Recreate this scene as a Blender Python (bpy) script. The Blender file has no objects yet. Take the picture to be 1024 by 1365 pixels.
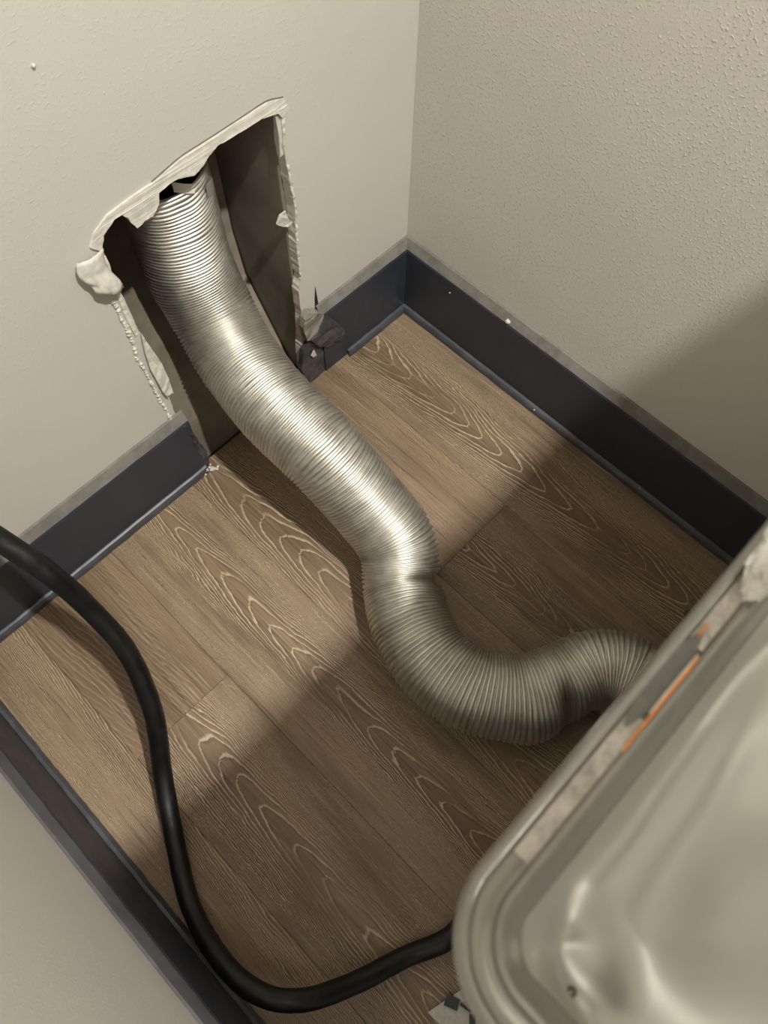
import bpy, bmesh, math, random
from mathutils import Vector, Matrix, noise
from mathutils.geometry import tessellate_polygon

scene = bpy.context.scene
COL = scene.collection
random.seed(7)

# ------------------------------------------------------------------ camera
# x runs along the wall with the hole, y along the wall with the dark shadow, z is up; metres
cd = bpy.data.cameras.new('camera')
cam = bpy.data.objects.new('camera', cd)
COL.objects.link(cam)
right = Vector((-0.69805, 0.71591, 0.01408))
down = Vector((0.64316, 0.63551, -0.42718))
fwd = Vector((-0.31477, -0.28913, -0.90406))
rot = Matrix((right, -down, -fwd)).transposed().to_4x4()
cam.matrix_world = Matrix.Translation((0.6670, 0.5818, 1.0770)) @ rot
cd.sensor_fit = 'HORIZONTAL'
cd.sensor_width = 36.0
cd.lens = 36.0 * 1057.8 / 1024.0
cd.clip_start = 0.01
cd.dof.use_dof = True
cd.dof.focus_distance = 1.02
cd.dof.aperture_fstop = 15.5
scene.camera = cam

# ------------------------------------------------------------------ world, lamp, exposure
wd = bpy.data.worlds.new('world')
scene.world = wd
wd.use_nodes = True
wd.node_tree.nodes['Background'].inputs[0].default_value = (0.9, 0.85, 0.75, 1)
wd.node_tree.nodes['Background'].inputs[1].default_value = 0.40
ld = bpy.data.lights.new('ceiling_downlight', 'AREA')
ld.energy = 42.5
ld.color = (1.0, 0.975, 0.925)
ld.shape = 'DISK'
ld.size = 0.065
ld.spread = math.radians(130)
lamp = bpy.data.objects.new('ceiling_downlight', ld)
lamp.location = (0.345, 1.125, 2.385)
COL.objects.link(lamp)
scene.view_settings.view_transform = 'Standard'
scene.view_settings.look = 'None'
scene.view_settings.exposure = 0.0
scene.view_settings.gamma = 1.0
scene.view_settings.use_curve_mapping = False


# ------------------------------------------------------------------ node helpers
class G:
    def __init__(self, name):
        self.m = bpy.data.materials.new(name)
        self.m.use_nodes = True
        self.nt = self.m.node_tree
        self.b = self.nt.nodes['Principled BSDF']

    def put(self, sock, v):
        if hasattr(v, 'is_linked') or isinstance(v, bpy.types.NodeSocket):
            self.nt.links.new(v, sock)
        else:
            if isinstance(v, (tuple, list)) and len(v) == 3 and sock.type == 'RGBA':
                v = (*v, 1)
            sock.default_value = v

    def new(self, t, **kw):
        n = self.nt.nodes.new(t)
        for k, v in kw.items():
            setattr(n, k, v)
        return n

    def math(self, op, a, b=0.0, c=None):
        n = self.new('ShaderNodeMath', operation=op)
        self.put(n.inputs[0], a)
        self.put(n.inputs[1], b)
        if c is not None:
            self.put(n.inputs[2], c)
        return n.outputs[0]

    def coord(self, kind='Object'):
        return self.new('ShaderNodeTexCoord').outputs[kind]

    def mapping(self, v, scale=(1, 1, 1), loc=(0, 0, 0)):
        n = self.new('ShaderNodeMapping')
        self.put(n.inputs['Vector'], v)
        n.inputs['Scale'].default_value = scale
        n.inputs['Location'].default_value = loc
        return n.outputs[0]

    def noise(self, v, scale, detail=4.0, rough=0.55, dist=0.0):
        n = self.new('ShaderNodeTexNoise')
        self.put(n.inputs['Vector'], v)
        n.inputs['Scale'].default_value = scale
        n.inputs['Detail'].default_value = detail
        n.inputs['Roughness'].default_value = rough
        n.inputs['Distortion'].default_value = dist
        return n.outputs['Fac']

    def step(self, v, lo, hi, a=0.0, b=1.0):
        n = self.new('ShaderNodeMapRange', interpolation_type='SMOOTHSTEP')
        self.put(n.inputs['Value'], v)
        n.inputs['From Min'].default_value = lo
        n.inputs['From Max'].default_value = hi
        n.inputs['To Min'].default_value = a
        n.inputs['To Max'].default_value = b
        return n.outputs['Result']

    def mix(self, f, a, b):
        n = self.new('ShaderNodeMix', data_type='RGBA')
        self.put(n.inputs[0], f)
        self.put(n.inputs[6], a)
        self.put(n.inputs[7], b)
        return n.outputs[2]

    def bump(self, h, strength, dist, prev=None):
        n = self.new('ShaderNodeBump')
        self.put(n.inputs['Height'], h)
        n.inputs['Strength'].default_value = strength
        n.inputs['Distance'].default_value = dist
        if prev is not None:
            self.put(n.inputs['Normal'], prev)
        return n.outputs[0]

    def set(self, **kw):
        names = dict(color='Base Color', rough='Roughness', metal='Metallic', normal='Normal', spec='Specular IOR Level',
                     coat='Coat Weight', coat_rough='Coat Roughness', trans='Transmission Weight', alpha='Alpha', ior='IOR')
        for k, v in kw.items():
            self.put(self.b.inputs[names[k]], v)
        return self.m


def simple(name, color, rough=0.5, var=0.12, scale=60.0, bump=0.15, dist=0.001, metal=0.0, spec=0.5):
    g = G(name)
    c = g.coord()
    n = g.noise(c, scale, 5)
    dark = tuple(x * (1 - var * 2) for x in color)
    lite = tuple(min(1, x * (1 + var * 2)) for x in color)
    col = g.mix(g.step(n, 0.3, 0.7), dark, lite)
    return g.set(color=col, rough=rough, metal=metal, spec=spec, normal=g.bump(n, bump, dist))


def paint_material(name, peel, color=(0.56, 0.532, 0.480)):
    """Rolled wall paint with orange-peel bumps; peel sets how strong they are."""
    g = G(name)
    c = g.coord()
    n1 = g.noise(c, 300, 2, 0.5)
    n2 = g.noise(c, 90, 2, 0.5)
    n3 = g.noise(c, 3.0, 3, 0.5)
    n4 = g.noise(c, 22, 2, 0.5)
    blobs = g.math('MULTIPLY', g.step(n1, 0.54, 0.72), g.step(n4, 0.25, 0.60, 0.25, 1.0))
    h = g.math('ADD', g.math('MULTIPLY', blobs, 1.0), g.math('MULTIPLY', n2, 0.35))
    col = g.mix(g.step(n3, 0.3, 0.7), tuple(x * 0.97 for x in color), tuple(x * 1.03 for x in color))
    return g.set(color=col, rough=0.55, spec=0.35, normal=g.bump(h, peel, 0.0012))


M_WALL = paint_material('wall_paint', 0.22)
M_WALL_PEEL_LIT = paint_material('wall_paint_orange_peel_lit', 0.40, (0.615, 0.583, 0.525))  # right wall: same paint made lighter, extra light put into the colour
M_CEIL = paint_material('ceiling_paint', 0.3, (0.72, 0.70, 0.66))
M_GYPSUM = simple('torn_gypsum_paper', (0.60, 0.57, 0.50), 0.85, 0.05, 90, 0.5, 0.0015, spec=0.2)
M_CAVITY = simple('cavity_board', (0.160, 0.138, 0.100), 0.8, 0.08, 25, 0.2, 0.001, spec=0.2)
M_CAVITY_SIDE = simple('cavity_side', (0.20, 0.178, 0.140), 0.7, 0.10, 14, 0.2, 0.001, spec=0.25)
M_DARK = simple('black_gap', (0.012, 0.011, 0.010), 0.9, 0.1)
M_SUB = simple('subfloor', (0.035, 0.028, 0.022), 0.9, 0.1)


def baseboard_material():
    g = G('charcoal_baseboard_paint')
    c = g.coord()
    n = g.noise(c, 30, 5, 0.6)
    sc = g.noise(g.mapping(c, (1, 1, 3)), 55, 6, 0.7)
    scuff = g.step(sc, 0.66, 0.78)
    col = g.mix(g.step(n, 0.3, 0.7), (0.025, 0.029, 0.040), (0.034, 0.039, 0.052))
    col = g.mix(g.math('MULTIPLY', scuff, 0.22), col, (0.16, 0.155, 0.15))
    return g.set(color=col, rough=g.step(n, 0.3, 0.7, 0.42, 0.52), spec=0.45, normal=g.bump(n, 0.12, 0.001))


def ledge_material():
    """The top bevel: charcoal paint under dust and drips of wall paint."""
    g = G('dusty_baseboard_ledge')
    c = g.coord()
    n = g.noise(c, 40, 6, 0.65)
    n2 = g.noise(c, 120, 4, 0.7)
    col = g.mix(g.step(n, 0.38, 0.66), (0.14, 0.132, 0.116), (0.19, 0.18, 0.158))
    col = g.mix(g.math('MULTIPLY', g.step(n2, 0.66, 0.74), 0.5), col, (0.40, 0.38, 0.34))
    return g.set(color=col, rough=0.7, spec=0.3, normal=g.bump(n2, 0.3, 0.001))


def shoe_material():
    g = G('charcoal_shoe_molding_paint')
    c = g.coord()
    n = g.noise(c, 35, 5, 0.6)
    sp = g.noise(c, 210, 2, 0.5)
    col = g.mix(g.step(n, 0.35, 0.7), (0.045, 0.048, 0.056), (0.068, 0.071, 0.080))
    col = g.mix(g.step(sp, 0.74, 0.78), col, (0.32, 0.31, 0.29))
    return g.set(color=col, rough=0.34, spec=0.5, normal=g.bump(n, 0.15, 0.001))


M_BASE, M_LEDGE, M_SHOE = baseboard_material(), ledge_material(), shoe_material()
M_LEDGE_CLEAN = simple('charcoal_ledge_paint', (0.072, 0.073, 0.078), 0.4, 0.06, 30, 0.1, 0.001)


def plank_material(name, u0, v0, sgn, k, freq, arch, tone):
    """Limed oak: cathedral arches (parabolas nested along the plank) plus fine pores."""
    g = G(name)
    c = g.coord()
    s = g.new('ShaderNodeSeparateXYZ')
    g.put(s.inputs[0], c)
    off = (u0 * 37.0 + v0, v0 * 5.3, tone * 9)
    w1 = g.noise(g.mapping(c, (9, 3.2, 1), off), 1.0, 3, 0.5)
    w2 = g.noise(g.mapping(c, (60, 16, 1), off), 1.0, 4, 0.6)
    u = g.math('ADD', g.math('SUBTRACT', s.outputs[0], u0), g.math('MULTIPLY', g.math('SUBTRACT', w1, 0.5), 0.035))
    u = g.math('ADD', u, g.math('MULTIPLY', g.math('SUBTRACT', w2, 0.5), 0.010))
    v = g.math('MULTIPLY', g.math('SUBTRACT', s.outputs[1], v0), sgn)
    gq = g.math('SUBTRACT', v, g.math('MULTIPLY', g.math('MULTIPLY', u, u), k))
    gq = g.math('ADD', gq, g.math('MULTIPLY', g.math('SUBTRACT', w1, 0.5), 0.20))
    q = g.math('MULTIPLY', gq, freq)
    streak = g.noise(g.mapping(c, (420, 9, 1), off), 1.0, 5, 0.65)
    streak2 = g.noise(g.mapping(c, (150, 4, 1), (off[2], off[0], 1)), 1.0, 3, 0.6)
    fr = g.math('FRACT', g.math('ADD', q, g.math('MULTIPLY', g.math('SUBTRACT', streak, 0.5), 0.35)))
    fade = g.step(g.noise(g.mapping(c, (26, 5, 1), (off[1], off[0], 3)), 1.0, 3, 0.6), 0.30, 0.56)
    ku = g.math('MULTIPLY', u, 2.0 * k)
    grad = g.math('SQRT', g.math('ADD', g.math('MULTIPLY', ku, ku), 1.0))
    wdt = g.math('MINIMUM', g.math('MULTIPLY', grad, 0.0030 * freq), 0.38)
    ln = g.math('DIVIDE', g.math('SUBTRACT', fr, g.math('SUBTRACT', 1.0, wdt)), wdt)
    line = g.math('MULTIPLY', g.step(ln, 0.0, 0.55), g.step(ln, 0.8, 1.0, 1.0, 0.0))
    line = g.math('MULTIPLY', g.math('MULTIPLY', line, fade), arch)
    shade = g.math('MULTIPLY', g.step(g.math('DIVIDE', fr, wdt), 0.0, 1.3, 1.0, 0.0), arch)  # dark flank of each grain line, ridge shading painted into the colour
    pores = g.step(streak, 0.53, 0.66)
    pores_dark = g.step(streak, 0.34, 0.47, 1.0, 0.0)
    big = g.noise(g.mapping(c, (14, 2.2, 1), off), 1.0, 3, 0.5)
    base = g.mix(g.step(big, 0.3, 0.7), (0.118 * tone, 0.076 * tone, 0.043 * tone), (0.198 * tone, 0.133 * tone, 0.081 * tone))
    dark = (0.052 * tone, 0.031 * tone, 0.018 * tone)
    base = g.mix(g.math('MULTIPLY', shade, 0.42), base, dark)
    base = g.mix(g.math('MULTIPLY', pores_dark, g.step(streak2, 0.35, 0.6, 0.25, 0.7)), base, dark)
    base = g.mix(g.math('MULTIPLY', pores, g.step(streak2, 0.42, 0.62, 0.18, 0.62)), base, (0.34, 0.258, 0.162))
    col = g.mix(g.math('MULTIPLY', line, 0.85), base, (0.48, 0.390, 0.268))
    h = g.math('SUBTRACT', g.math('MULTIPLY', line, 0.5), g.math('MULTIPLY', pores_dark, 0.6))
    return g.set(color=col, rough=g.step(streak, 0.3, 0.7, 0.40, 0.55), spec=0.42, normal=g.bump(h, 0.35, 0.0006))


def duct_material():
    g = G('crinkled_aluminium_foil')
    c = g.coord()
    n2 = g.noise(c, 55, 4, 0.6)
    col = g.mix(g.step(n2, 0.3, 0.7), (0.57, 0.555, 0.505), (0.66, 0.645, 0.59))
    return g.set(color=col, metal=1.0, rough=g.step(n2, 0.3, 0.7, 0.44, 0.50))


M_DUCT = duct_material()
M_PIPE = simple('dull_galvanised_pipe', (0.06, 0.06, 0.055), 0.45, 0.15, 40, 0.1, 0.001, metal=1.0)
M_TIE = simple('white_plastic_tie', (0.55, 0.53, 0.47), 0.45, 0.03)
M_TAPE = simple('grey_foil_tape', (0.36, 0.34, 0.30), 0.5, 0.06, metal=0.4)
M_BLACK_FILM = simple('crumpled_charcoal_paint_film', (0.050, 0.049, 0.052), 0.38, 0.2, 60, 0.5, 0.002)


def hose_material():
    g = G('black_rubber_hose')
    c = g.coord()
    n = g.noise(c, 45, 5, 0.65)
    col = g.mix(g.step(n, 0.60, 0.78), (0.004, 0.0039, 0.0038), (0.030, 0.027, 0.023))
    return g.set(color=col, rough=g.step(n, 0.4, 0.7, 0.38, 0.6), spec=0.42, normal=g.bump(n, 0.2, 0.0008))


M_HOSE = hose_material()


def enamel_material():
    g = G('grey_white_enamel')
    c = g.coord()
    n = g.noise(c, 9, 3, 0.5)
    n2 = g.noise(c, 300, 3, 0.5)
    col = g.mix(g.step(n, 0.3, 0.7), (0.41, 0.41, 0.375), (0.48, 0.475, 0.43))
    return g.set(color=col, rough=0.30, spec=0.5, metal=0.42, normal=g.bump(n2, 0.03, 0.0005))


M_ENAMEL = enamel_material()
M_RIM = simple('grey_plastic_rim', (0.27, 0.262, 0.235), 0.20, 0.05, 20, 0.03, 0.0004, metal=0.4)
M_LABEL = simple('crinkled_tape_label', (0.40, 0.375, 0.33), 0.35, 0.14, 160, 0.6, 0.0008)
M_FILM = simple('grey_film_patch', (0.12, 0.117, 0.105), 0.35, 0.05, 60, 0.1, 0.0005)
M_ORANGE = simple('orange_sticker', (0.75, 0.255, 0.03), 0.45, 0.08, 300, 0.1, 0.0003)
M_PAPER = simple('white_paper', (0.52, 0.505, 0.455), 0.6, 0.05, 200, 0.3, 0.0005)
M_INK = simple('black_print', (0.012, 0.018, 0.010), 0.5, 0.1)


# ------------------------------------------------------------------ mesh helpers
def link_mesh(name, bm, mats, parent=None, smooth=False):
    me = bpy.data.meshes.new(name)
    bm.normal_update()
    bm.to_mesh(me)
    bm.free()
    for m in (mats if isinstance(mats, (list, tuple)) else [mats]):
        me.materials.append(m)
    if smooth:
        for p in me.polygons:
            p.use_smooth = True
    o = bpy.data.objects.new(name, me)
    COL.objects.link(o)
    if parent is not None:
        o.parent = parent
        o.matrix_parent_inverse = Matrix.Translation(-parent.location)
    return o


def empty(name, loc):
    o = bpy.data.objects.new(name, None)
    o.location = loc
    o.empty_display_size = 0.05
    COL.objects.link(o)
    return o


def structure(o):
    o['kind'] = 'structure'
    return o


def thing(o, label, cat, group=None):
    o['label'] = label
    o['category'] = cat
    if group:
        o['group'] = group
    return o


def add_box(bm, x0, x1, y0, y1, z0, z1, mi=0):
    vs = [bm.verts.new(p) for p in ((x0, y0, z0), (x1, y0, z0), (x1, y1, z0), (x0, y1, z0),
                                    (x0, y0, z1), (x1, y0, z1), (x1, y1, z1), (x0, y1, z1))]
    for f in ((0, 3, 2, 1), (4, 5, 6, 7), (0, 1, 5, 4), (1, 2, 6, 5), (2, 3, 7, 6), (3, 0, 4, 7)):
        bm.faces.new([vs[i] for i in f]).material_index = mi
    return vs


def box_obj(name, dims, mats, parent=None, bevel=0.0):
    bm = bmesh.new()
    add_box(bm, *dims)
    if bevel:
        bmesh.ops.bevel(bm, geom=bm.edges[:], offset=bevel, segments=2, affect='EDGES', profile=0.5)
    return link_mesh(name, bm, mats, parent)


def slab(name, pts, y_front, thick, mats, parent, wob=0.0, z_floor=-1.0, bulge=0.0, back=None):
    """A sheet with an (x, z) outline standing in the wall plane, with depth, facets and unevenness."""
    tris = tessellate_polygon([[Vector((x, z, 0)) for x, z in pts]])
    bm = bmesh.new()
    for x, z in pts:
        dy = wob * (noise.noise(Vector((x * 60, z * 60, 3.1))))
        bm.verts.new((x, y_front + dy, max(z, z_floor)))
    for x, z in pts:
        bm.verts.new((x, (y_front - thick) if back is None else back, max(z, z_floor)))
    bm.verts.ensure_lookup_table()
    n = len(pts)
    for t in tris:
        bm.faces.new([bm.verts[i] for i in t])
        bm.faces.new([bm.verts[i + n] for i in reversed(t)])
    for i in range(n):
        j = (i + 1) % n
        bm.faces.new([bm.verts[i], bm.verts[j], bm.verts[j + n], bm.verts[i + n]])
    bmesh.ops.recalc_face_normals(bm, faces=bm.faces[:])
    if wob or bulge:
        front = [f for f in bm.faces if abs(f.normal.y) > 0.3 and f.calc_center_median().y > y_front - thick * 0.5]
        r = bmesh.ops.subdivide_edges(bm, edges=list({e for f in front for e in f.edges}), cuts=2, use_grid_fill=True)
        for v in bm.verts:
            if v.co.y > y_front - thick * 0.5 and v.index < 0 or v.index >= 2 * n:
                v.co.y += wob * noise.noise(Vector((v.co.x * 140, v.co.z * 140, 9.0))) + bulge
    return link_mesh(name, bm, mats, parent)


def catmull(pts, n):
    """Arc-length resampled Catmull-Rom spline through pts."""
    P = [Vector(p) for p in pts]
    P = [P[0] * 2 - P[1]] + P + [P[-1] * 2 - P[-2]]
    dense = []
    for i in range(1, len(P) - 2):
        a, b, c, d = P[i - 1:i + 3]
        for j in range(60):
            t = j / 60
            dense.append(0.5 * ((2 * b) + (c - a) * t + (2 * a - 5 * b + 4 * c - d) * t * t + (3 * b - a - 3 * c + d) * t ** 3))
    dense.append(P[-2])
    # light smoothing
    for _ in range(25):
        dense = [dense[0]] + [(dense[i - 1] + dense[i] * 2 + dense[i + 1]) / 4 for i in range(1, len(dense) - 1)] + [dense[-1]]
    acc = [0.0]
    for i in range(1, len(dense)):
        acc.append(acc[-1] + (dense[i] - dense[i - 1]).length)
    L = acc[-1]
    out, j = [], 0
    for i in range(n):
        s = L * i / (n - 1)
        while j < len(acc) - 2 and acc[j + 1] < s:
            j += 1
        t = (s - acc[j]) / max(1e-9, acc[j + 1] - acc[j])
        out.append(dense[j].lerp(dense[j + 1], t))
    return out, L


def frames(path):
    T = []
    for i in range(len(path)):
        a, b = path[max(0, i - 1)], path[min(len(path) - 1, i + 1)]
        T.append((b - a).normalized())
    N = [T[0].orthogonal().normalized()]
    for i in range(1, len(path)):
        q = T[i - 1].rotation_difference(T[i])
        n = q @ N[-1]
        n = (n - T[i] * n.dot(T[i])).normalized()
        N.append(n)
    return T, N


def tube(name, pts, radius, mats, parent=None, n=200, seg=20, zmin=None, lump=0.0, caps=True):
    path, L = catmull(pts, n)
    T, N = frames(path)
    bm = bmesh.new()
    rings = []
    for i, p in enumerate(path):
        B = T[i].cross(N[i])
        ring = []
        for k in range(seg):
            a = 2 * math.pi * k / seg
            r = radius * (1 + lump * noise.noise(Vector((i * 0.15, k * 0.4, 2))))
            co = p + (N[i] * math.cos(a) + B * math.sin(a)) * r
            if zmin is not None and co.z < zmin:
                co.z = zmin
            ring.append(bm.verts.new(co))
        rings.append(ring)
    for a, b in zip(rings, rings[1:]):
        for k in range(seg):
            bm.faces.new((a[k], a[(k + 1) % seg], b[(k + 1) % seg], b[k]))
    if caps:
        bm.faces.new(list(reversed(rings[0])))
        bm.faces.new(rings[-1])
    return link_mesh(name, bm, mats, parent, smooth=True)


# ------------------------------------------------------------------ room extents
X_RIGHT, X_NEAR = -0.020, 0.873      # right wall, near (lower left) wall
Y_HOLE, Y_END = -0.020, 1.50         # wall with the hole, far end behind the camera
H = 2.40
THICK = 0.014

# ------------------------------------------------------------------ wall with the hole
TOP_OUT = [(0.455, 0.4759), (0.4457, 0.4881), (0.4265, 0.498), (0.3964, 0.5005), (0.3693, 0.5006), (0.3311, 0.5071), (0.2949, 0.5072), (0.2545, 0.5074), (0.2161, 0.5075), (0.1926, 0.5002), (0.1869, 0.4855)]
TOP_IN = [(0.4455, 0.4648), (0.4377, 0.4805), (0.4211, 0.4904), (0.4121, 0.49), (0.4065, 0.4823), (0.4054, 0.4746), (0.4011, 0.4646), (0.3906, 0.4673), (0.3802, 0.4662), (0.3697, 0.475), (0.3659, 0.4871), (0.3506, 0.4896), (0.3402, 0.4887), (0.3205, 0.481), (0.3084, 0.485), (0.3009, 0.4907), (0.2863, 0.4968), (0.2641, 0.4957), (0.2414, 0.4947), (0.2256, 0.4949), (0.2029, 0.4887), (0.1975, 0.4802)]
RIGHT_IN = [(0.2004, 0.4433), (0.1976, 0.4031), (0.1944, 0.3497), (0.1986, 0.2814), (0.1985, 0.2348), (0.1951, 0.2276), (0.2034, 0.204), (0.2031, 0.1539), (0.2080, 0.1007)]
LEFT_IN = [(0.4434, 0.458), (0.444, 0.4335), (0.442, 0.3713), (0.4413, 0.3325), (0.4360, 0.266), (0.4378, 0.1969), (0.4400, 0.1311), (0.4364, 0.0923), (0.4290, 0.0292)]


def rough_line(pts, amp, step=0.004, seed=0.0):
    """Resample a polyline with small ragged steps."""
    out = []
    for (x0, z0), (x1, z1) in zip(pts, pts[1:]):
        d = math.hypot(x1 - x0, z1 - z0)
        m = max(1, int(d / step))
        for i in range(m):
            t = i / m
            x, z = x0 + (x1 - x0) * t, z0 + (z1 - z0) * t
            if 0 < i:
                x += amp * noise.noise(Vector((x * 190, z * 190, seed)))
                z += amp * noise.noise(Vector((x * 190, z * 190, seed + 7)))
            out.append((x, z))
    out.append(pts[-1])
    return out


hole = rough_line(list(reversed(LEFT_IN)) + TOP_IN + RIGHT_IN + [(0.2120, 0.0700), (0.2120, 0.0)], 0.0012)
hole[0] = (0.4290, 0.0)


def make_wall_left():
    outer = [(X_RIGHT - 0.05, 0.0), (0.2120, 0.0)] + list(reversed(hole))[1:-1] + [(0.4290, 0.0), (X_NEAR + 0.05, 0.0), (X_NEAR + 0.05, H), (X_RIGHT - 0.05, H)]
    tris = tessellate_polygon([[Vector((x, z, 0)) for x, z in outer]])
    bm = bmesh.new()
    n = len(outer)
    for y in (Y_HOLE, Y_HOLE - THICK):
        for x, z in outer:
            bm.verts.new((x, y, z))
    bm.verts.ensure_lookup_table()
    for t in tris:
        bm.faces.new([bm.verts[i] for i in t]).material_index = 0
        bm.faces.new([bm.verts[i + n] for i in reversed(t)]).material_index = 0
    for i in range(n):
        j = (i + 1) % n
        f = bm.faces.new([bm.verts[i], bm.verts[j], bm.verts[j + n], bm.verts[i + n]])
        f.material_index = 1
    bmesh.ops.recalc_face_normals(bm, faces=bm.faces[:])
    return structure(link_mesh('wall_left', bm, [M_WALL, M_GYPSUM]))


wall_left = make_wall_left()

# torn paper lip over the top of the hole, a little proud of the paint
lip = rough_line(TOP_OUT, 0.0008, seed=3) + list(reversed(rough_line([(x, z - 0.001) for x, z in TOP_IN], 0.0012, seed=1)))
slab('torn_paper_lip', lip, Y_HOLE + 0.0022, 0.0030, M_GYPSUM, wall_left, wob=0.0007)
# dark score line above the lip
sc_pts = [(x, Y_HOLE + 0.0006, z + 0.0012) for x, z in TOP_OUT[4:10]]
tube('knife_score', sc_pts, 0.0006, M_CAVITY, wall_left, n=60, seg=6)
# peeled curl of paper at the upper left
curl = [(0.4751, 0.4577), (0.479, 0.4435), (0.472, 0.4310), (0.4595, 0.4128), (0.4482, 0.4324), (0.4429, 0.4415), (0.4492, 0.4623), (0.4566, 0.4719)]


def make_curl():
    bm = bmesh.new()
    nu, nv = 12, 10
    g = []
    for i in range(nu + 1):
        row = []
        for j in range(nv + 1):
            u, v = i / nu, j / nv
            ang = u * 2.2
            x = 0.4435 + 0.033 * u + 0.004 * math.sin(v * 5)
            z = 0.468 - 0.043 * v - 0.016 * (1 - u) * v + 0.006 * u
            y = Y_HOLE + 0.002 + 0.014 * math.sin(min(math.pi, ang + 0.25)) * (0.55 + 0.45 * v) + 0.0022 * noise.noise(Vector((u * 6, v * 6, 1)))
            row.append(bm.verts.new((x, y, z)))
        g.append(row)
    for i in range(nu):
        for j in range(nv):
            bm.faces.new((g[i][j], g[i + 1][j], g[i + 1][j + 1], g[i][j + 1]))
    bmesh.ops.recalc_face_normals(bm, faces=bm.faces[:])
    r = bmesh.ops.solidify(bm, geom=bm.faces[:], thickness=0.0012)
    return link_mesh('paper_curl', bm, M_GYPSUM, wall_left, smooth=True)


make_curl()
# crumbly bead of plaster down the left of the hole
BEAD = [(0.4565, 0.4208), (0.4549, 0.3873), (0.454, 0.3303), (0.4574, 0.2977), (0.454, 0.2669), (0.4518, 0.2138), (0.4487, 0.1619), (0.4478, 0.138)]


def make_bead():
    bm = bmesh.new()
    pts = rough_line(BEAD, 0.0015, 0.0035, 5)
    for x, z in pts:
        r = random.uniform(0.0012, 0.0032)
        res = bmesh.ops.create_icosphere(bm, subdivisions=1, radius=r)
        for v in res['verts']:
            v.co += Vector((x + random.uniform(-.001, .001), Y_HOLE + 0.0005, z))
    o = link_mesh('plaster_bead', bm, M_GYPSUM, wall_left, smooth=True)
    o['kind'] = 'stuff'
    return o


make_bead()
flap = [(0.4413, 0.3325), (0.438, 0.3056), (0.4316, 0.2636), (0.4305, 0.2300), (0.4323, 0.2002), (0.4412, 0.1956), (0.4450, 0.2150), (0.4458, 0.233), (0.448, 0.2673), (0.4460, 0.3000)]
slab('torn_paper_flap', flap, Y_HOLE + 0.005, 0.0025, M_GYPSUM, wall_left, wob=0.003)
edge_l = rough_line([(0.4434, 0.455), (0.4450, 0.37), (0.4430, 0.330)], 0.001) + list(reversed(rough_line([(0.4475, 0.455), (0.4500, 0.37), (0.4480, 0.330)], 0.001, seed=4)))
slab('torn_paper_edge', edge_l, Y_HOLE + 0.0015, 0.003, M_GYPSUM, wall_left, wob=0.001)
edge_pts = [(0.1975, 0.4802), (0.2004, 0.4433), (0.1976, 0.4031), (0.1944, 0.3497), (0.1986, 0.2814), (0.1985, 0.2348)]
edge_r = rough_line(edge_pts, 0.0012, seed=8) + list(reversed(rough_line([(x - 0.0035, z) for x, z in edge_pts], 0.0006, seed=9)))
slab('torn_paper_edge', edge_r, Y_HOLE + 0.0012, 0.003, M_WALL, wall_left, wob=0.0018)
shred = [(0.2231, 0.3416), (0.2167, 0.3517), (0.2067, 0.3521), (0.2038, 0.3355), (0.1971, 0.3272), (0.2027, 0.3236), (0.2144, 0.3318)]
slab('paper_shred', shred, Y_HOLE - 0.001, 0.002, M_WALL, wall_left, wob=0.002)
shred2 = [(0.2050, 0.4850), (0.1950, 0.4780), (0.1935, 0.4342), (0.2050, 0.4300), (0.2035, 0.4550)]
slab('paper_shred', shred2, Y_HOLE - 0.001, 0.002, M_WALL, wall_left, wob=0.002)
crack = [(0.1729, 0.1900), (0.1760, 0.1656), (0.1770, 0.1445), (0.1700, 0.1445), (0.1712, 0.1685)]
slab('wall_crack', crack, Y_HOLE + 0.0008, 0.002, M_DARK, wall_left)

# ------------------------------------------------------------------ cavity behind the hole
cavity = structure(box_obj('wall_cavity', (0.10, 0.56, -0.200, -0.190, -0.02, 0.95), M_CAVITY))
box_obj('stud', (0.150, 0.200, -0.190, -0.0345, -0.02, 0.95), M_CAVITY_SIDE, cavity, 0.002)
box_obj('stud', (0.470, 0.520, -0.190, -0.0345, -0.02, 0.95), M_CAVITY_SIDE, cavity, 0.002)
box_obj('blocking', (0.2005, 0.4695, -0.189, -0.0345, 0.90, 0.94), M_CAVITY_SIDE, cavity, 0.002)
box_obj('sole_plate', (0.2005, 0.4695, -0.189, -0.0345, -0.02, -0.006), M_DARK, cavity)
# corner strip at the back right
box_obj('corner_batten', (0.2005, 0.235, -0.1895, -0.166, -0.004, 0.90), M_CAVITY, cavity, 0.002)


def leaning_board(name, x0, x1, prof, mat):
    bm = bmesh.new()
    rows = []
    for y, z in prof:
        rows.append([bm.verts.new((x0 + (x1 - x0) * i / 6, y + 0.002 * noise.noise(Vector((i, z * 20, 0))), z)) for i in range(7)])
    for a, b in zip(rows, rows[1:]):
        for i in range(6):
            bm.faces.new((a[i], a[i + 1], b[i + 1], b[i]))
    bmesh.ops.recalc_face_normals(bm, faces=bm.faces[:])
    bmesh.ops.solidify(bm, geom=bm.faces[:], thickness=0.004)
    return link_mesh(name, bm, mat, cavity)


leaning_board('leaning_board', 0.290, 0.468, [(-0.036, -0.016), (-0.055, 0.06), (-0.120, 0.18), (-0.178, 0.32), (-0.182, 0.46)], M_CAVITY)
leaning_board('leaning_board', 0.203, 0.288, [(-0.072, -0.002), (-0.100, 0.05), (-0.150, 0.14), (-0.160, 0.22), (-0.163, 0.45)], simple('cavity_board_lit', (0.27, 0.24, 0.18), 0.8, 0.08, 25, 0.2, 0.001, spec=0.2))  # paler colour stands in for light falling on this board

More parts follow.
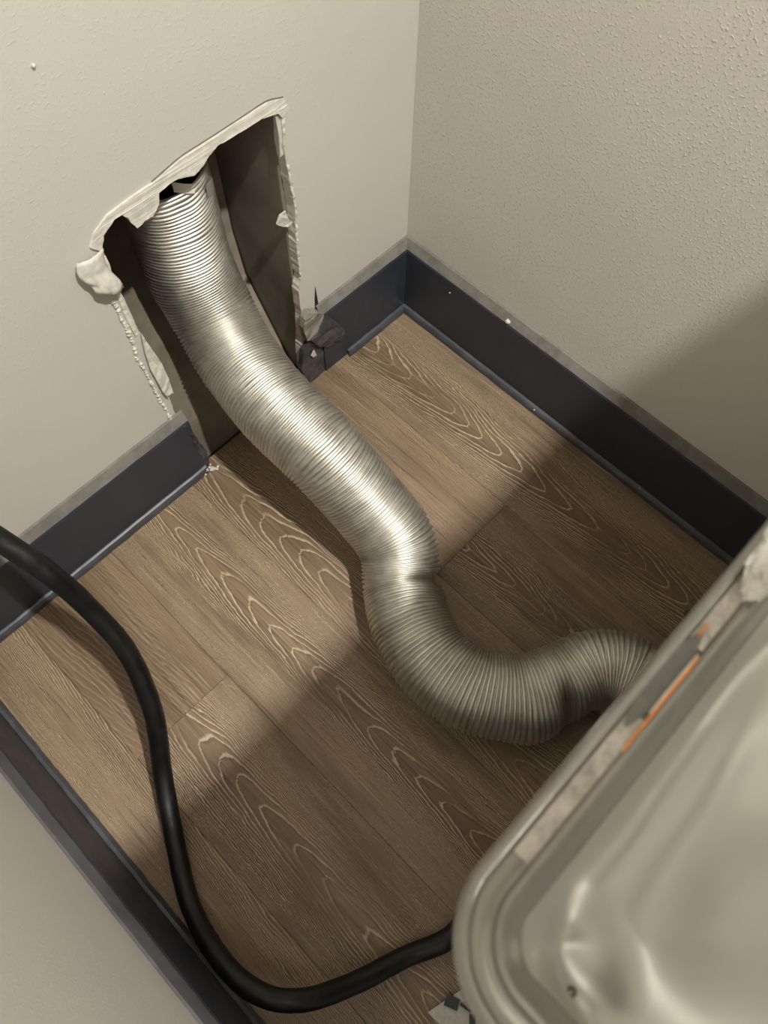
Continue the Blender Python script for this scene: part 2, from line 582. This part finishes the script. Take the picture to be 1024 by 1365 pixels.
# ------------------------------------------------------------------ other walls, ceiling
structure(box_obj('wall_right', (X_RIGHT - 0.10, X_RIGHT, Y_HOLE + 0.0002, Y_END, -0.02, H), M_WALL_PEEL_LIT))
structure(box_obj('wall_near', (X_NEAR, X_NEAR + 0.10, Y_HOLE + 0.0002, Y_END, -0.02, H), M_WALL))
structure(box_obj('ceiling', (X_RIGHT - 0.10, X_NEAR + 0.10, Y_HOLE - 0.10, Y_END, H, H + 0.05), M_CEIL))

# unseen board added to shade the appliance top, just above and behind the viewpoint
structure(box_obj('shade_board', (X_RIGHT + 0.0005, 0.615, 0.733, 1.16, 1.190, 1.208), M_CEIL, None, 0.002))

# ------------------------------------------------------------------ floor and planks
floor = structure(box_obj('floor', (X_RIGHT - 0.10, X_NEAR + 0.10, Y_HOLE - 0.20, Y_END, -0.06, -0.0205), M_SUB))
PW = 0.1545


def plank(x0, x1, y0, y1, params):
    gap = 0.00012
    xc = (x0 + x1) / 2
    bm = bmesh.new()
    add_box(bm, x0 - xc + gap, x1 - xc - gap, y0 + gap, y1 - gap, -0.020, 0.0)
    bmesh.ops.bevel(bm, geom=[e for e in bm.edges if all(v.co.z > -0.001 for v in e.verts)], offset=0.0004, segments=1, affect='EDGES')
    o = link_mesh('plank', bm, plank_material('limed_oak', *params))
    o.location = (xc, 0, 0)
    o.parent = floor
    return o


# params: arch axis u0, apex v0, direction, curvature, rings per metre, strength of arches, tone
planks = [
    (0, [(-0.0195, 1.15, (0.022, 0.10, -1, 190, 24, 0.9, 0.98)), (1.15, 1.49, (0.0, 1.5, 1, 220, 20, 0.8, 1.0))]),
    (1, [(-0.0195, 0.361, (-0.16, 0.1, 1, 60, 26, 0.45, 1.05)), (0.361, 1.35, (0.012, 0.42, -1, 220, 30, 0.85, 0.92)), (1.35, 1.49, (0.0, 1.7, 1, 220, 20, 0.8, 1.0))]),
    (2, [(-0.0195, 0.83, (0.040, 0.3, 1, 200, 20, 0.8, 1.0)), (0.83, 1.49, (0.0, 1.5, 1, 220, 20, 0.8, 1.0))]),
    (3, [(-0.0195, 1.24, (-0.010, 0.16, 1, 300, 22, 1.0, 1.02)), (1.24, 1.49, (0.0, 1.7, 1, 220, 20, 0.8, 1.0))]),
    (4, [(-0.0195, 0.257, (0.14, 0.1, 1, 40, 18, 0.25, 1.08)), (0.257, 1.40, (0.008, 0.40, 1, 260, 20, 0.95, 1.0)), (1.40, 1.49, (0.0, 1.7, 1, 220, 20, 0.8, 1.0))]),
    (5, [(-0.0195, 0.92, (-0.10, 0.3, 1, 120, 22, 0.85, 1.10)), (0.92, 1.49, (0.0, 1.7, 1, 220, 20, 0.8, 1.0))]),
]
for k, row in planks:
    for y0, y1, prm in row:
        x0 = X_RIGHT + 0.0005 if k == 0 else k * PW
        x1 = X_NEAR - 0.0005 if k == 5 else (k + 1) * PW
        plank(x0, x1, y0, y1, prm)


# ------------------------------------------------------------------ baseboards with shoe molding
BZ, BT = 0.152, 0.012        # height, thickness of the board


def run_profile(name, prof, a, b, axis, mats, mat_of, parent=None, mitre=(0, 0), wob=0.0, seed=0):
    """Extrude a profile of (distance from wall, height) along a wall. mitre: shift per unit of distance at each end."""
    bm = bmesh.new()
    n = len(prof)
    segs = max(2, int(abs(b - a) / 0.01)) if wob else 1
    rings = []
    for i in range(segs + 1):
        t = i / segs
        ring = []
        for d, z in prof:
            aa, bb = a + mitre[0] * d, b + mitre[1] * d
            s = aa + (bb - aa) * t
            w = wob * noise.noise(Vector((s * 45, z * 30, seed))) if d > 0.0005 else 0
            ring.append(bm.verts.new(axis(s, d + w, z)))
        rings.append(ring)
    for r0, r1 in zip(rings, rings[1:]):
        for k in range(n):
            kk = (k + 1) % n
            bm.faces.new((r0[k], r0[kk], r1[kk], r1[k])).material_index = mat_of(k)
    bm.faces.new(rings[0]).material_index = 0
    bm.faces.new(list(reversed(rings[-1]))).material_index = 0
    bmesh.ops.recalc_face_normals(bm, faces=bm.faces[:])
    return link_mesh(name, bm, mats, parent)


board_prof = [(0.0, 0.0005), (BT, 0.0005), (BT, 0.133), (BT - 0.0015, 0.1365), (0.0030, 0.1505), (0.0, 0.152)]
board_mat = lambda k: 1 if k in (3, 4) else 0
shoe_prof = [(BT, 0.0005), (0.0200, 0.0005), (0.0200, 0.0035), (0.0190, 0.0085), (0.0165, 0.0118), (0.0135, 0.0130), (BT, 0.0130)]
shoe_mat = lambda k: 0
ax_left = lambda s, d, z: (s, Y_HOLE + 0.0002 + d, z)
ax_right = lambda s, d, z: (X_RIGHT + 0.0002 + d, s, z)
ax_near = lambda s, d, z: (X_NEAR - 0.0002 - d, s, z)

bl = structure(run_profile('baseboard_left', board_prof, 0.4300, X_NEAR, ax_left, [M_BASE, M_LEDGE], board_mat, mitre=(0, -1), wob=0.0006))
run_profile('shoe_molding', shoe_prof, 0.4310, X_NEAR, ax_left, [M_SHOE], shoe_mat, bl, mitre=(0, -1), wob=0.0008, seed=3)
bc = structure(run_profile('baseboard_corner', board_prof, X_RIGHT, 0.176, ax_left, [M_BASE, M_LEDGE], board_mat, mitre=(1, 0), wob=0.0006, seed=5))
run_profile('shoe_molding', shoe_prof, X_RIGHT, 0.128, ax_left, [M_SHOE], shoe_mat, bc, mitre=(1, 0), wob=0.0006, seed=6)
br = structure(run_profile('baseboard_right', board_prof, Y_HOLE, Y_END, ax_right, [M_BASE, M_LEDGE], board_mat, mitre=(1, 0), wob=0.0005, seed=8))
run_profile('shoe_molding', shoe_prof, Y_HOLE, Y_END, ax_right, [M_SHOE], shoe_mat, br, mitre=(1, 0), wob=0.0005, seed=9)
bn = structure(run_profile('baseboard_near', board_prof, Y_HOLE, Y_END, ax_near, [M_BASE, M_LEDGE_CLEAN], board_mat, mitre=(1, 0), wob=0.0008, seed=11))
run_profile('shoe_molding', shoe_prof, Y_HOLE, Y_END, ax_near, [M_SHOE], shoe_mat, bn, mitre=(1, 0), wob=0.0008, seed=12)


def paint_blob(parent, loc, r):
    bm = bmesh.new()
    bmesh.ops.create_icosphere(bm, subdivisions=2, radius=r)
    for v in bm.verts:
        v.co *= 1 + 0.35 * noise.noise(v.co * 400)
        v.co += Vector(loc)
    return link_mesh('paint_drip', bm, M_TIE, parent, smooth=True)


paint_blob(wall_left, (0.437, Y_HOLE + 0.001, 0.659), 0.0018)
paint_blob(br, (-0.0105, 0.195, 0.1400), 0.0042)
paint_blob(br, (-0.0078, 0.085, 0.115), 0.0013)
paint_blob(br, (-0.0010, 0.285, 0.0100), 0.0014)

# broken end of the board beside the hole
block = [(0.2073, 0.158), (0.1990, 0.1660), (0.1850, 0.1560), (0.1716, 0.1400), (0.1809, 0.1138), (0.1956, 0.1057), (0.209, 0.1109), (0.212, 0.1418)]
slab('broken_drywall_block', block, -0.006, 0.012, simple('dusty_drywall_edge', (0.22, 0.205, 0.17), 0.8, 0.12, 60, 0.5, 0.002), bc, wob=0.004)
dflap = [(0.1703, 0.1411), (0.1500, 0.1050), (0.1380, 0.0780), (0.1465, 0.0630), (0.1711, 0.0626), (0.1889, 0.081), (0.2040, 0.1110), (0.1877, 0.1148)]
slab('crumpled_paint_flap', dflap, -0.002, 0.0035, M_BLACK_FILM, bc, wob=0.006)
dslab = [(0.2021, 0.099), (0.1781, 0.0633), (0.1734, 0.0374), (0.1640, 0.0010), (0.1897, 0.0010), (0.2142, 0.0010), (0.2250, 0.0500), (0.2150, 0.0900)]
slab('splintered_board_end', dslab, -0.010, 0.008, M_BLACK_FILM, bc, wob=0.004)
slab('paint_chip', [(0.1985, 0.0800), (0.1950, 0.0640), (0.2020, 0.0655), (0.2050, 0.0720)], -0.0045, 0.002, M_TIE, bc)
# torn end of the left board
tor = rough_line([(0.4420, 0.135), (0.4290, 0.100), (0.4210, 0.045), (0.4230, 0.0010), (0.4320, 0.0010), (0.4330, 0.060), (0.4360, 0.133)], 0.0014, 0.006, 6)
slab('splintered_board_end', tor, -0.0075, 0.010, M_BLACK_FILM, bl, wob=0.003)


def crumbs(name, c, n, spread, r0, r1, mat, parent):
    bm = bmesh.new()
    for i in range(n):
        r = random.uniform(r0, r1)
        res = bmesh.ops.create_icosphere(bm, subdivisions=1, radius=r)
        p = Vector((c[0] + random.gauss(0, spread), c[1] + random.gauss(0, spread * 0.6), c[2] + r * 0.6 + abs(random.gauss(0, spread * 0.5))))
        for v in res['verts']:
            v.co = Vector((v.co.x * random.uniform(.7, 1.3), v.co.y, v.co.z)) + p
    o = link_mesh(name, bm, mat, parent)
    o['kind'] = 'stuff'
    return o


crumbs('plaster_crumbs', (0.424, 0.000, 0.001), 22, 0.005, 0.001, 0.003, M_GYPSUM, bl)

# ------------------------------------------------------------------ corrugated duct
duct = thing(empty('flexible_duct', (0.33, 0.25, 0.0)), 'silver corrugated aluminium flexible duct snaking from wall hole across the wooden floor', 'duct')
DUCT = [(0.318, -0.100, 0.520), (0.318, -0.098, 0.450), (0.320, -0.096, 0.385), (0.322, -0.086, 0.300), (0.325, -0.053, 0.240),
        (0.337, 0.004, 0.200), (0.347, 0.080, 0.186), (0.346, 0.172, 0.170), (0.339, 0.246, 0.118), (0.341, 0.306, 0.082),
        (0.373, 0.350, 0.058), (0.404, 0.395, 0.056), (0.422, 0.452, 0.056), (0.414, 0.512, 0.056), (0.380, 0.561, 0.056),
        (0.332, 0.590, 0.058), (0.285, 0.612, 0.062), (0.262, 0.650, 0.066), (0.264, 0.700, 0.070)]
S_TOP = 0.445      # the foil tube starts at this height


def make_duct():
    pts = [p for p in DUCT if p[2] <= S_TOP or p[1] > 0]
    pts = [(0.322, -0.097, 0.446)] + [p for p in DUCT[2:]]
    path, L = catmull(pts, 900)
    T, N = frames(path)
    seg = 60
    # ridge positions with jitter
    ridges, s = [], 0.0
    while s < L:
        ridges.append((s, random.uniform(0.8, 1.15)))
        s += 0.0053 * random.uniform(0.82, 1.2)
    prof = [(0.0, -1.0), (0.12, -0.2), (0.30, 0.6), (0.52, 0.9), (0.74, 0.6), (0.90, -0.2)]
    stations = []
    for (s0, a), (s1, _) in zip(ridges, ridges[1:]):
        for t, hgt in prof:
            stations.append((s0 + (s1 - s0) * t, hgt * a))
    # local dents: (arc position by nearest point, direction, depth, length)
    def near(p):
        p = Vector(p)
        i = min(range(len(path)), key=lambda i: (path[i] - p).length)
        return L * i / (len(path) - 1)
    dents = [(near((0.372, 0.350, 0.057)), Vector((-0.75, 0.45, 0.45)).normalized(), 0.018, 0.010),
             (near((0.335, 0.588, 0.057)), Vector((0.25, 0.75, 0.55)).normalized(), 0.022, 0.012),
             (near((0.310, 0.600, 0.057)), Vector((0.55, 0.80, 0.0)).normalized(), 0.012, 0.016)]
    bulges = [(near((0.372, 0.565, 0.057)), Vector((0.3, 0.8, -0.3)).normalized(), 0.007, 0.020)]
    bm = bmesh.new()
    rings = []
    nP = len(path) - 1
    for s, hgt in stations:
        ring = []
        for k in range(seg):
            a = 2 * math.pi * k / seg
            # lazy spiral and crumpled ring edges
            ss = s + 0.0010 * noise.noise(Vector((math.cos(a) * 1.3, math.sin(a) * 1.3, s * 26))) + 0.0004 * noise.noise(Vector((math.cos(a) * 5, math.sin(a) * 5, s * 90)))
            ss = min(max(ss, 0.0), L)
            f = ss / L * nP
            i = min(int(f), nP - 1)
            t = f - i
            p = path[i].lerp(path[i + 1], t)
            n = N[i].lerp(N[i + 1], t).normalized()
            tt = T[i].lerp(T[i + 1], t).normalized()
            b = tt.cross(n)
            d = n * math.cos(a) + b * math.sin(a)
            rad = 0.0560 - 0.0035 * min(1.0, s / (0.5 * L))
            rad += hgt * 0.0022 * (0.9 + 0.35 * noise.noise(Vector((math.cos(a) * 2, math.sin(a) * 2, s * 40))))
            rad += 0.0012 * noise.noise(Vector((math.cos(a) * 1.5, math.sin(a) * 1.5, s * 14)))
            for sd, dd, dep, wid in dents:
                w = math.exp(-((s - sd) / wid) ** 2) * max(0.0, d.dot(dd)) ** 3
                rad -= dep * w
            for sd, dd, dep, wid in bulges:
                rad += dep * math.exp(-((s - sd) / wid) ** 2) * max(0.0, d.dot(dd)) ** 2
            co = p + d * rad
            if co.z < 0.0008:
                co.z = 0.0008
            ring.append(bm.verts.new(co))
        rings.append(ring)
    for a, b in zip(rings, rings[1:]):
        for k in range(seg):
            bm.faces.new((a[k], a[(k + 1) % seg], b[(k + 1) % seg], b[k]))
    return link_mesh('corrugated_tube', bm, M_DUCT, duct, smooth=True)


make_duct()
tube('pipe_collar', [(0.3205, -0.0972, 0.405), (0.319, -0.099, 0.48), (0.318, -0.100, 0.56), (0.318, -0.100, 0.70)], 0.045, M_PIPE, duct, n=40, seg=48)


def strip(name, pts, width_dir, width, thick, mats, parent):
    bm = bmesh.new()
    wd_ = Vector(width_dir).normalized() * width / 2
    up = Vector((0, 0.6, 0.8)) * thick
    rows = []
    for p in pts:
        p = Vector(p)
        rows.append([bm.verts.new(p - wd_), bm.verts.new(p + wd_), bm.verts.new(p + wd_ + up), bm.verts.new(p - wd_ + up)])
    for a, b in zip(rows, rows[1:]):
        for k in range(4):
            bm.faces.new((a[k], a[(k + 1) % 4], b[(k + 1) % 4], b[k]))
    bm.faces.new(rows[0])
    bm.faces.new(list(reversed(rows[-1])))
    bmesh.ops.recalc_face_normals(bm, faces=bm.faces[:])
    return link_mesh(name, bm, mats, parent)


strip('plastic_tie', [(0.334, -0.047, 0.454), (0.322, -0.042, 0.447), (0.313, -0.041, 0.442)], (-0.27, -0.50, 0.82), 0.010, 0.0015, M_TIE, duct)
strip('foil_tape', [(0.296, -0.044, 0.425), (0.288, -0.047, 0.424), (0.281, -0.052, 0.422)], (0, 0.1, 1), 0.020, 0.001, M_TAPE, duct)

# ------------------------------------------------------------------ black hose
HOSE = [(0.722, -0.0195, 0.500), (0.721, -0.004, 0.478), (0.716, 0.018, 0.440), (0.712, 0.042, 0.395), (0.707, 0.080, 0.350), (0.692, 0.129, 0.296), (0.687, 0.161, 0.232), (0.690, 0.207, 0.172), (0.716, 0.260, 0.105),
        (0.760, 0.309, 0.040), (0.803, 0.378, 0.016), (0.832, 0.441, 0.018), (0.838, 0.509, 0.052), (0.828, 0.564, 0.074), (0.800, 0.605, 0.070),
        (0.752, 0.636, 0.040), (0.692, 0.662, 0.0165), (0.645, 0.685, 0.0125), (0.590, 0.690, 0.0122)]
hose = tube('drain_hose', HOSE, 0.0120, M_HOSE, None, n=320, seg=24, zmin=0.0004, lump=0.05)
thing(hose, 'black rubber hose looping over the floor along the near baseboard', 'hose')

# ------------------------------------------------------------------ appliance at the lower right
AX0, AX1, AY0, AY1, AR = 0.070, 0.671, 0.6036, 1.200, 0.035
app = thing(empty('appliance', (0.37, 0.90, 0.0)), 'grey-white enamel appliance with rounded raised rim standing in front of duct', 'appliance')


def rr(inset, z, r=None, n=10, ext=(AX0, AX1, AY0, AY1)):
    x0, x1, y0, y1 = ext[0] + inset, ext[1] - inset, ext[2] + inset, ext[3] - inset
    r = max(AR - inset, 0.003) if r is None else r
    out = []
    for cx, cy, a0 in ((x1 - r, y0 + r, -90), (x1 - r, y1 - r, 0), (x0 + r, y1 - r, 90), (x0 + r, y0 + r, 180)):
        for i in range(n + 1):
            a = math.radians(a0 + 90 * i / n)
            out.append((cx + r * math.cos(a), cy + r * math.sin(a), z))
    return out


def loft(name, loops, mats, parent, cap_first=False, cap_last=False, smooth=True):
    bm = bmesh.new()
    rows = [[bm.verts.new(p) for p in lp] for lp in loops]
    n = len(rows[0])
    for a, b in zip(rows, rows[1:]):
        for k in range(n):
            bm.faces.new((a[k], a[(k + 1) % n], b[(k + 1) % n], b[k]))
    if cap_first:
        bm.faces.new(list(reversed(rows[0])))
    if cap_last:
        bm.faces.new(rows[-1])
    return link_mesh(name, bm, mats, parent, smooth=smooth)


loft('body', [rr(0, 0.018, 0.02, ext=(0.085, 0.656, 0.705, 1.19)), rr(0, 0.72, 0.02, ext=(0.085, 0.656, 0.705, 1.19))], M_ENAMEL, app, True, True)
for fx in (0.13, 0.61):
    for fy in (0.75, 1.14):
        loft('foot', [[(fx + 0.02 * math.cos(i * math.pi / 8), fy + 0.02 * math.sin(i * math.pi / 8), z) for i in range(16)] for z in (0.0005, 0.019)], M_HOSE, app, True, True)
P = [(0.090, 0.700), (0.060, 0.740), (0.012, 0.774), (0.004, 0.780), (0.0005, 0.786), (0.0, 0.7895), (0.0004, 0.7925), (0.0014, 0.7958), (0.0028, 0.7974), (0.0040, 0.7976),
     (0.0046, 0.7970), (0.0050, 0.7960), (0.0056, 0.7958), (0.0112, 0.7960), (0.0118, 0.7966), (0.0124, 0.7982), (0.0132, 0.7992), (0.0142, 0.7995),
     (0.0152, 0.7990), (0.0166, 0.7974), (0.0185, 0.7960), (0.0205, 0.7952), (0.0215, 0.7940)]
loft('top_rim', [rr(d, z, n=16) for d, z in P], M_RIM, app, cap_first=True)


def panel_z(x, y):
    # the pressed sheet dips inside the rim and climbs again towards the front
    e = min(y - 0.6036, 0.671 - x)
    z = 0.7950 - 0.0042 * math.exp(-((e - 0.029) / 0.0095) ** 2)
    z += 0.006 * (1 - math.exp(-max(0.0, e - 0.034) / 0.035))
    # moulded oval hollow near the corner
    dx, dy = x - 0.6360, y - 0.6475
    p, q = (dy - dx) * 0.707, (dx + dy) * 0.707
    z -= 0.0080 * math.exp(-((p / 0.0125) ** 2 + (q / 0.0190) ** 2) ** 1.7)
    # swells
    z += 0.0022 * math.exp(-(((x - 0.545) / 0.040) ** 2 + ((y - 0.6400 - 0.10 * (x - 0.545)) / 0.007) ** 2))
    z -= 0.0016 * math.exp(-(((x - 0.590) / 0.026) ** 2 + ((y - 0.668) / 0.012) ** 2))
    z += 0.0026 * noise.noise(Vector((x * 24, y * 24, 4)))
    return z


def make_panel():
    def span(a, m, b, fine, coarse, fine_first):
        out = []
        if fine_first:
            n1, n2 = int((m - a) / fine), int((b - m) / coarse)
        else:
            n1, n2 = int((m - a) / coarse), int((b - m) / fine)
        out += [a + (m - a) * i / n1 for i in range(n1)]
        out += [m + (b - m) * i / n2 for i in range(n2 + 1)]
        return out
    xs = span(0.0905, 0.44, 0.6505, 0.0016, 0.03, False)
    ys = span(0.6241, 0.80, 1.1795, 0.0016, 0.03, True)
    bm = bmesh.new()
    g = [[bm.verts.new((x, y, panel_z(x, y))) for y in ys] for x in xs]
    for i in range(len(xs) - 1):
        for j in range(len(ys) - 1):
            bm.faces.new((g[i][j], g[i + 1][j], g[i + 1][j + 1], g[i][j + 1]))
    return link_mesh('top_panel', bm, M_ENAMEL, app, smooth=True)


make_panel()
loft('screw_hole', [[(0.6436 + r * math.cos(i * math.pi / 8), 0.6503 + r * math.sin(i * math.pi / 8), panel_z(0.6436, 0.6503) + z) for i in range(16)]
                    for r, z in ((0.0017, -0.0002), (0.0016, 0.0005), (0.0009, 0.0006), (0.0008, -0.002))], M_INK, app, False, True)


def crinkle_strip(name, x0, x1, y0, y1, z, mats, nx, ny, amp, taper=0.0):
    bm = bmesh.new()
    g = []
    for i in range(nx + 1):
        row = []
        for j in range(ny + 1):
            u, v = i / nx, j / ny
            tp = taper * (abs(2 * u - 1) ** 4)
            y = y0 + (y1 - y0) * (v * (1 - tp) + tp * 0.5)
            x = x0 + (x1 - x0) * u
            row.append(bm.verts.new((x, y, z + amp * (0.6 + noise.noise(Vector((x * 230, y * 420, 1.7))) + 0.5 * noise.noise(Vector((x * 700, y * 900, 5)))))))
        g.append(row)
    for i in range(nx):
        for j in range(ny):
            bm.faces.new((g[i][j], g[i + 1][j], g[i + 1][j + 1], g[i][j + 1]))
    bmesh.ops.recalc_face_normals(bm, faces=bm.faces[:])
    bmesh.ops.solidify(bm, geom=bm.faces[:], thickness=0.0003)
    return link_mesh(name, bm, mats, app)


# clear tape with paper under it in the groove of the rim, an orange sticker edge, a loose film patch
o = crinkle_strip('tape_strip', 0.563, 0.6265, 0.6090, 0.6152, 0.7966, M_LABEL, 60, 8, 0.0004)
o['label'] = 'crinkled whitish packing tape'
o = crinkle_strip('tape_strip', 0.440, 0.528, 0.6088, 0.6150, 0.7966, M_LABEL, 60, 8, 0.0004)
o = crinkle_strip('film_patch', 0.522, 0.569, 0.6078, 0.6140, 0.7968, M_FILM, 40, 8, 0.0003, taper=0.8)
o = crinkle_strip('orange_sticker', 0.5310, 0.5770, 0.6149, 0.6158, 0.7984, M_ORANGE, 40, 2, 0.0002, taper=0.3)
o['label'] = 'thin orange sticker stripe'
o = crinkle_strip('orange_sticker', 0.5180, 0.5245, 0.6103, 0.6110, 0.7976, M_ORANGE, 12, 2, 0.0001)
o = crinkle_strip('sticker_edge', 0.5310, 0.5600, 0.6140, 0.6149, 0.7982, M_PAPER, 30, 2, 0.0002, taper=0.3)


def make_wad():
    bm = bmesh.new()
    bmesh.ops.create_icosphere(bm, subdivisions=4, radius=1.0)
    for v in bm.verts:
        d = v.co.normalized()
        r = 1 + 0.25 * noise.noise(d * 2.2) + 0.12 * noise.noise(d * 7) + 0.05 * math.sin(d.x * 26 + 5 * noise.noise(d * 3))
        p = d * r
        v.co = Vector((0.478 + p.x * 0.024, 0.6120 + p.y * 0.0080, 0.8030 + p.z * 0.0050))
    o = link_mesh('paper_wad', bm, M_PAPER, None)
    return thing(o, 'crumpled white paper wad resting on the back rim of the appliance', 'paper')


make_wad()
app.location += Vector((0.0005, -0.0017, 0.0))

# ------------------------------------------------------------------ small things on the floor
def crumpled_sheet(name, outline_fn, nx, ny, mats, amp, seed):
    bm = bmesh.new()
    g = []
    for i in range(nx + 1):
        row = []
        for j in range(ny + 1):
            x, y = outline_fn(i / nx, j / ny)
            z = 0.0012 + amp * (0.5 + 0.5 * noise.noise(Vector((x * 60, y * 60, seed)))) + amp * 0.3 * (0.5 + noise.noise(Vector((x * 160, y * 160, seed))))
            row.append(bm.verts.new((x, y, max(0.0012, z))))
        g.append(row)
    for i in range(nx):
        for j in range(ny):
            bm.faces.new((g[i][j], g[i + 1][j], g[i + 1][j + 1], g[i][j + 1]))
    bmesh.ops.recalc_face_normals(bm, faces=bm.faces[:])
    bmesh.ops.solidify(bm, geom=bm.faces[:], thickness=0.0004)
    return link_mesh(name, bm, mats, None, smooth=False)


sheet = crumpled_sheet('paper_sheet', lambda u, v: (0.640 + 0.075 * u - 0.01 * v, 0.742 + 0.16 * v - 0.022 * u), 16, 24, M_PAPER, 0.004, 2)
thing(sheet, 'white printed paper sheet with black marks lying under the appliance corner', 'paper')


def ink_mark(x, y, w, h, a):
    bm = bmesh.new()
    add_box(bm, -w / 2, w / 2, -h / 2, h / 2, 0.0, 0.0012)
    m = Matrix.Translation((x, y, 0.0062)) @ Matrix.Rotation(a, 4, 'Z')
    bmesh.ops.transform(bm, matrix=m, verts=bm.verts[:])
    return link_mesh('printed_mark', bm, M_INK, sheet)


ink_mark(0.688, 0.733, 0.012, 0.016, 0.4)
ink_mark(0.681, 0.748, 0.003, 0.014, 0.2)
ink_mark(0.684, 0.761, 0.010, 0.007, 0.7)


def crumb(name, loc, r, mat, label):
    bm = bmesh.new()
    bmesh.ops.create_icosphere(bm, subdivisions=2, radius=r)
    for v in bm.verts:
        v.co *= 1 + 0.5 * noise.noise(v.co * 350 + Vector((3, 1, 2)))
        v.co.z = max(v.co.z * 0.6, -r * 0.4)
        v.co += Vector((loc[0], loc[1], r * 0.42 + 0.0003))
    return thing(link_mesh(name, bm, mat, None), label, 'debris')


crumb('debris_chip', (0.104, 0.657), 0.006, M_INK, 'small black chip on the floor beside the right baseboard')
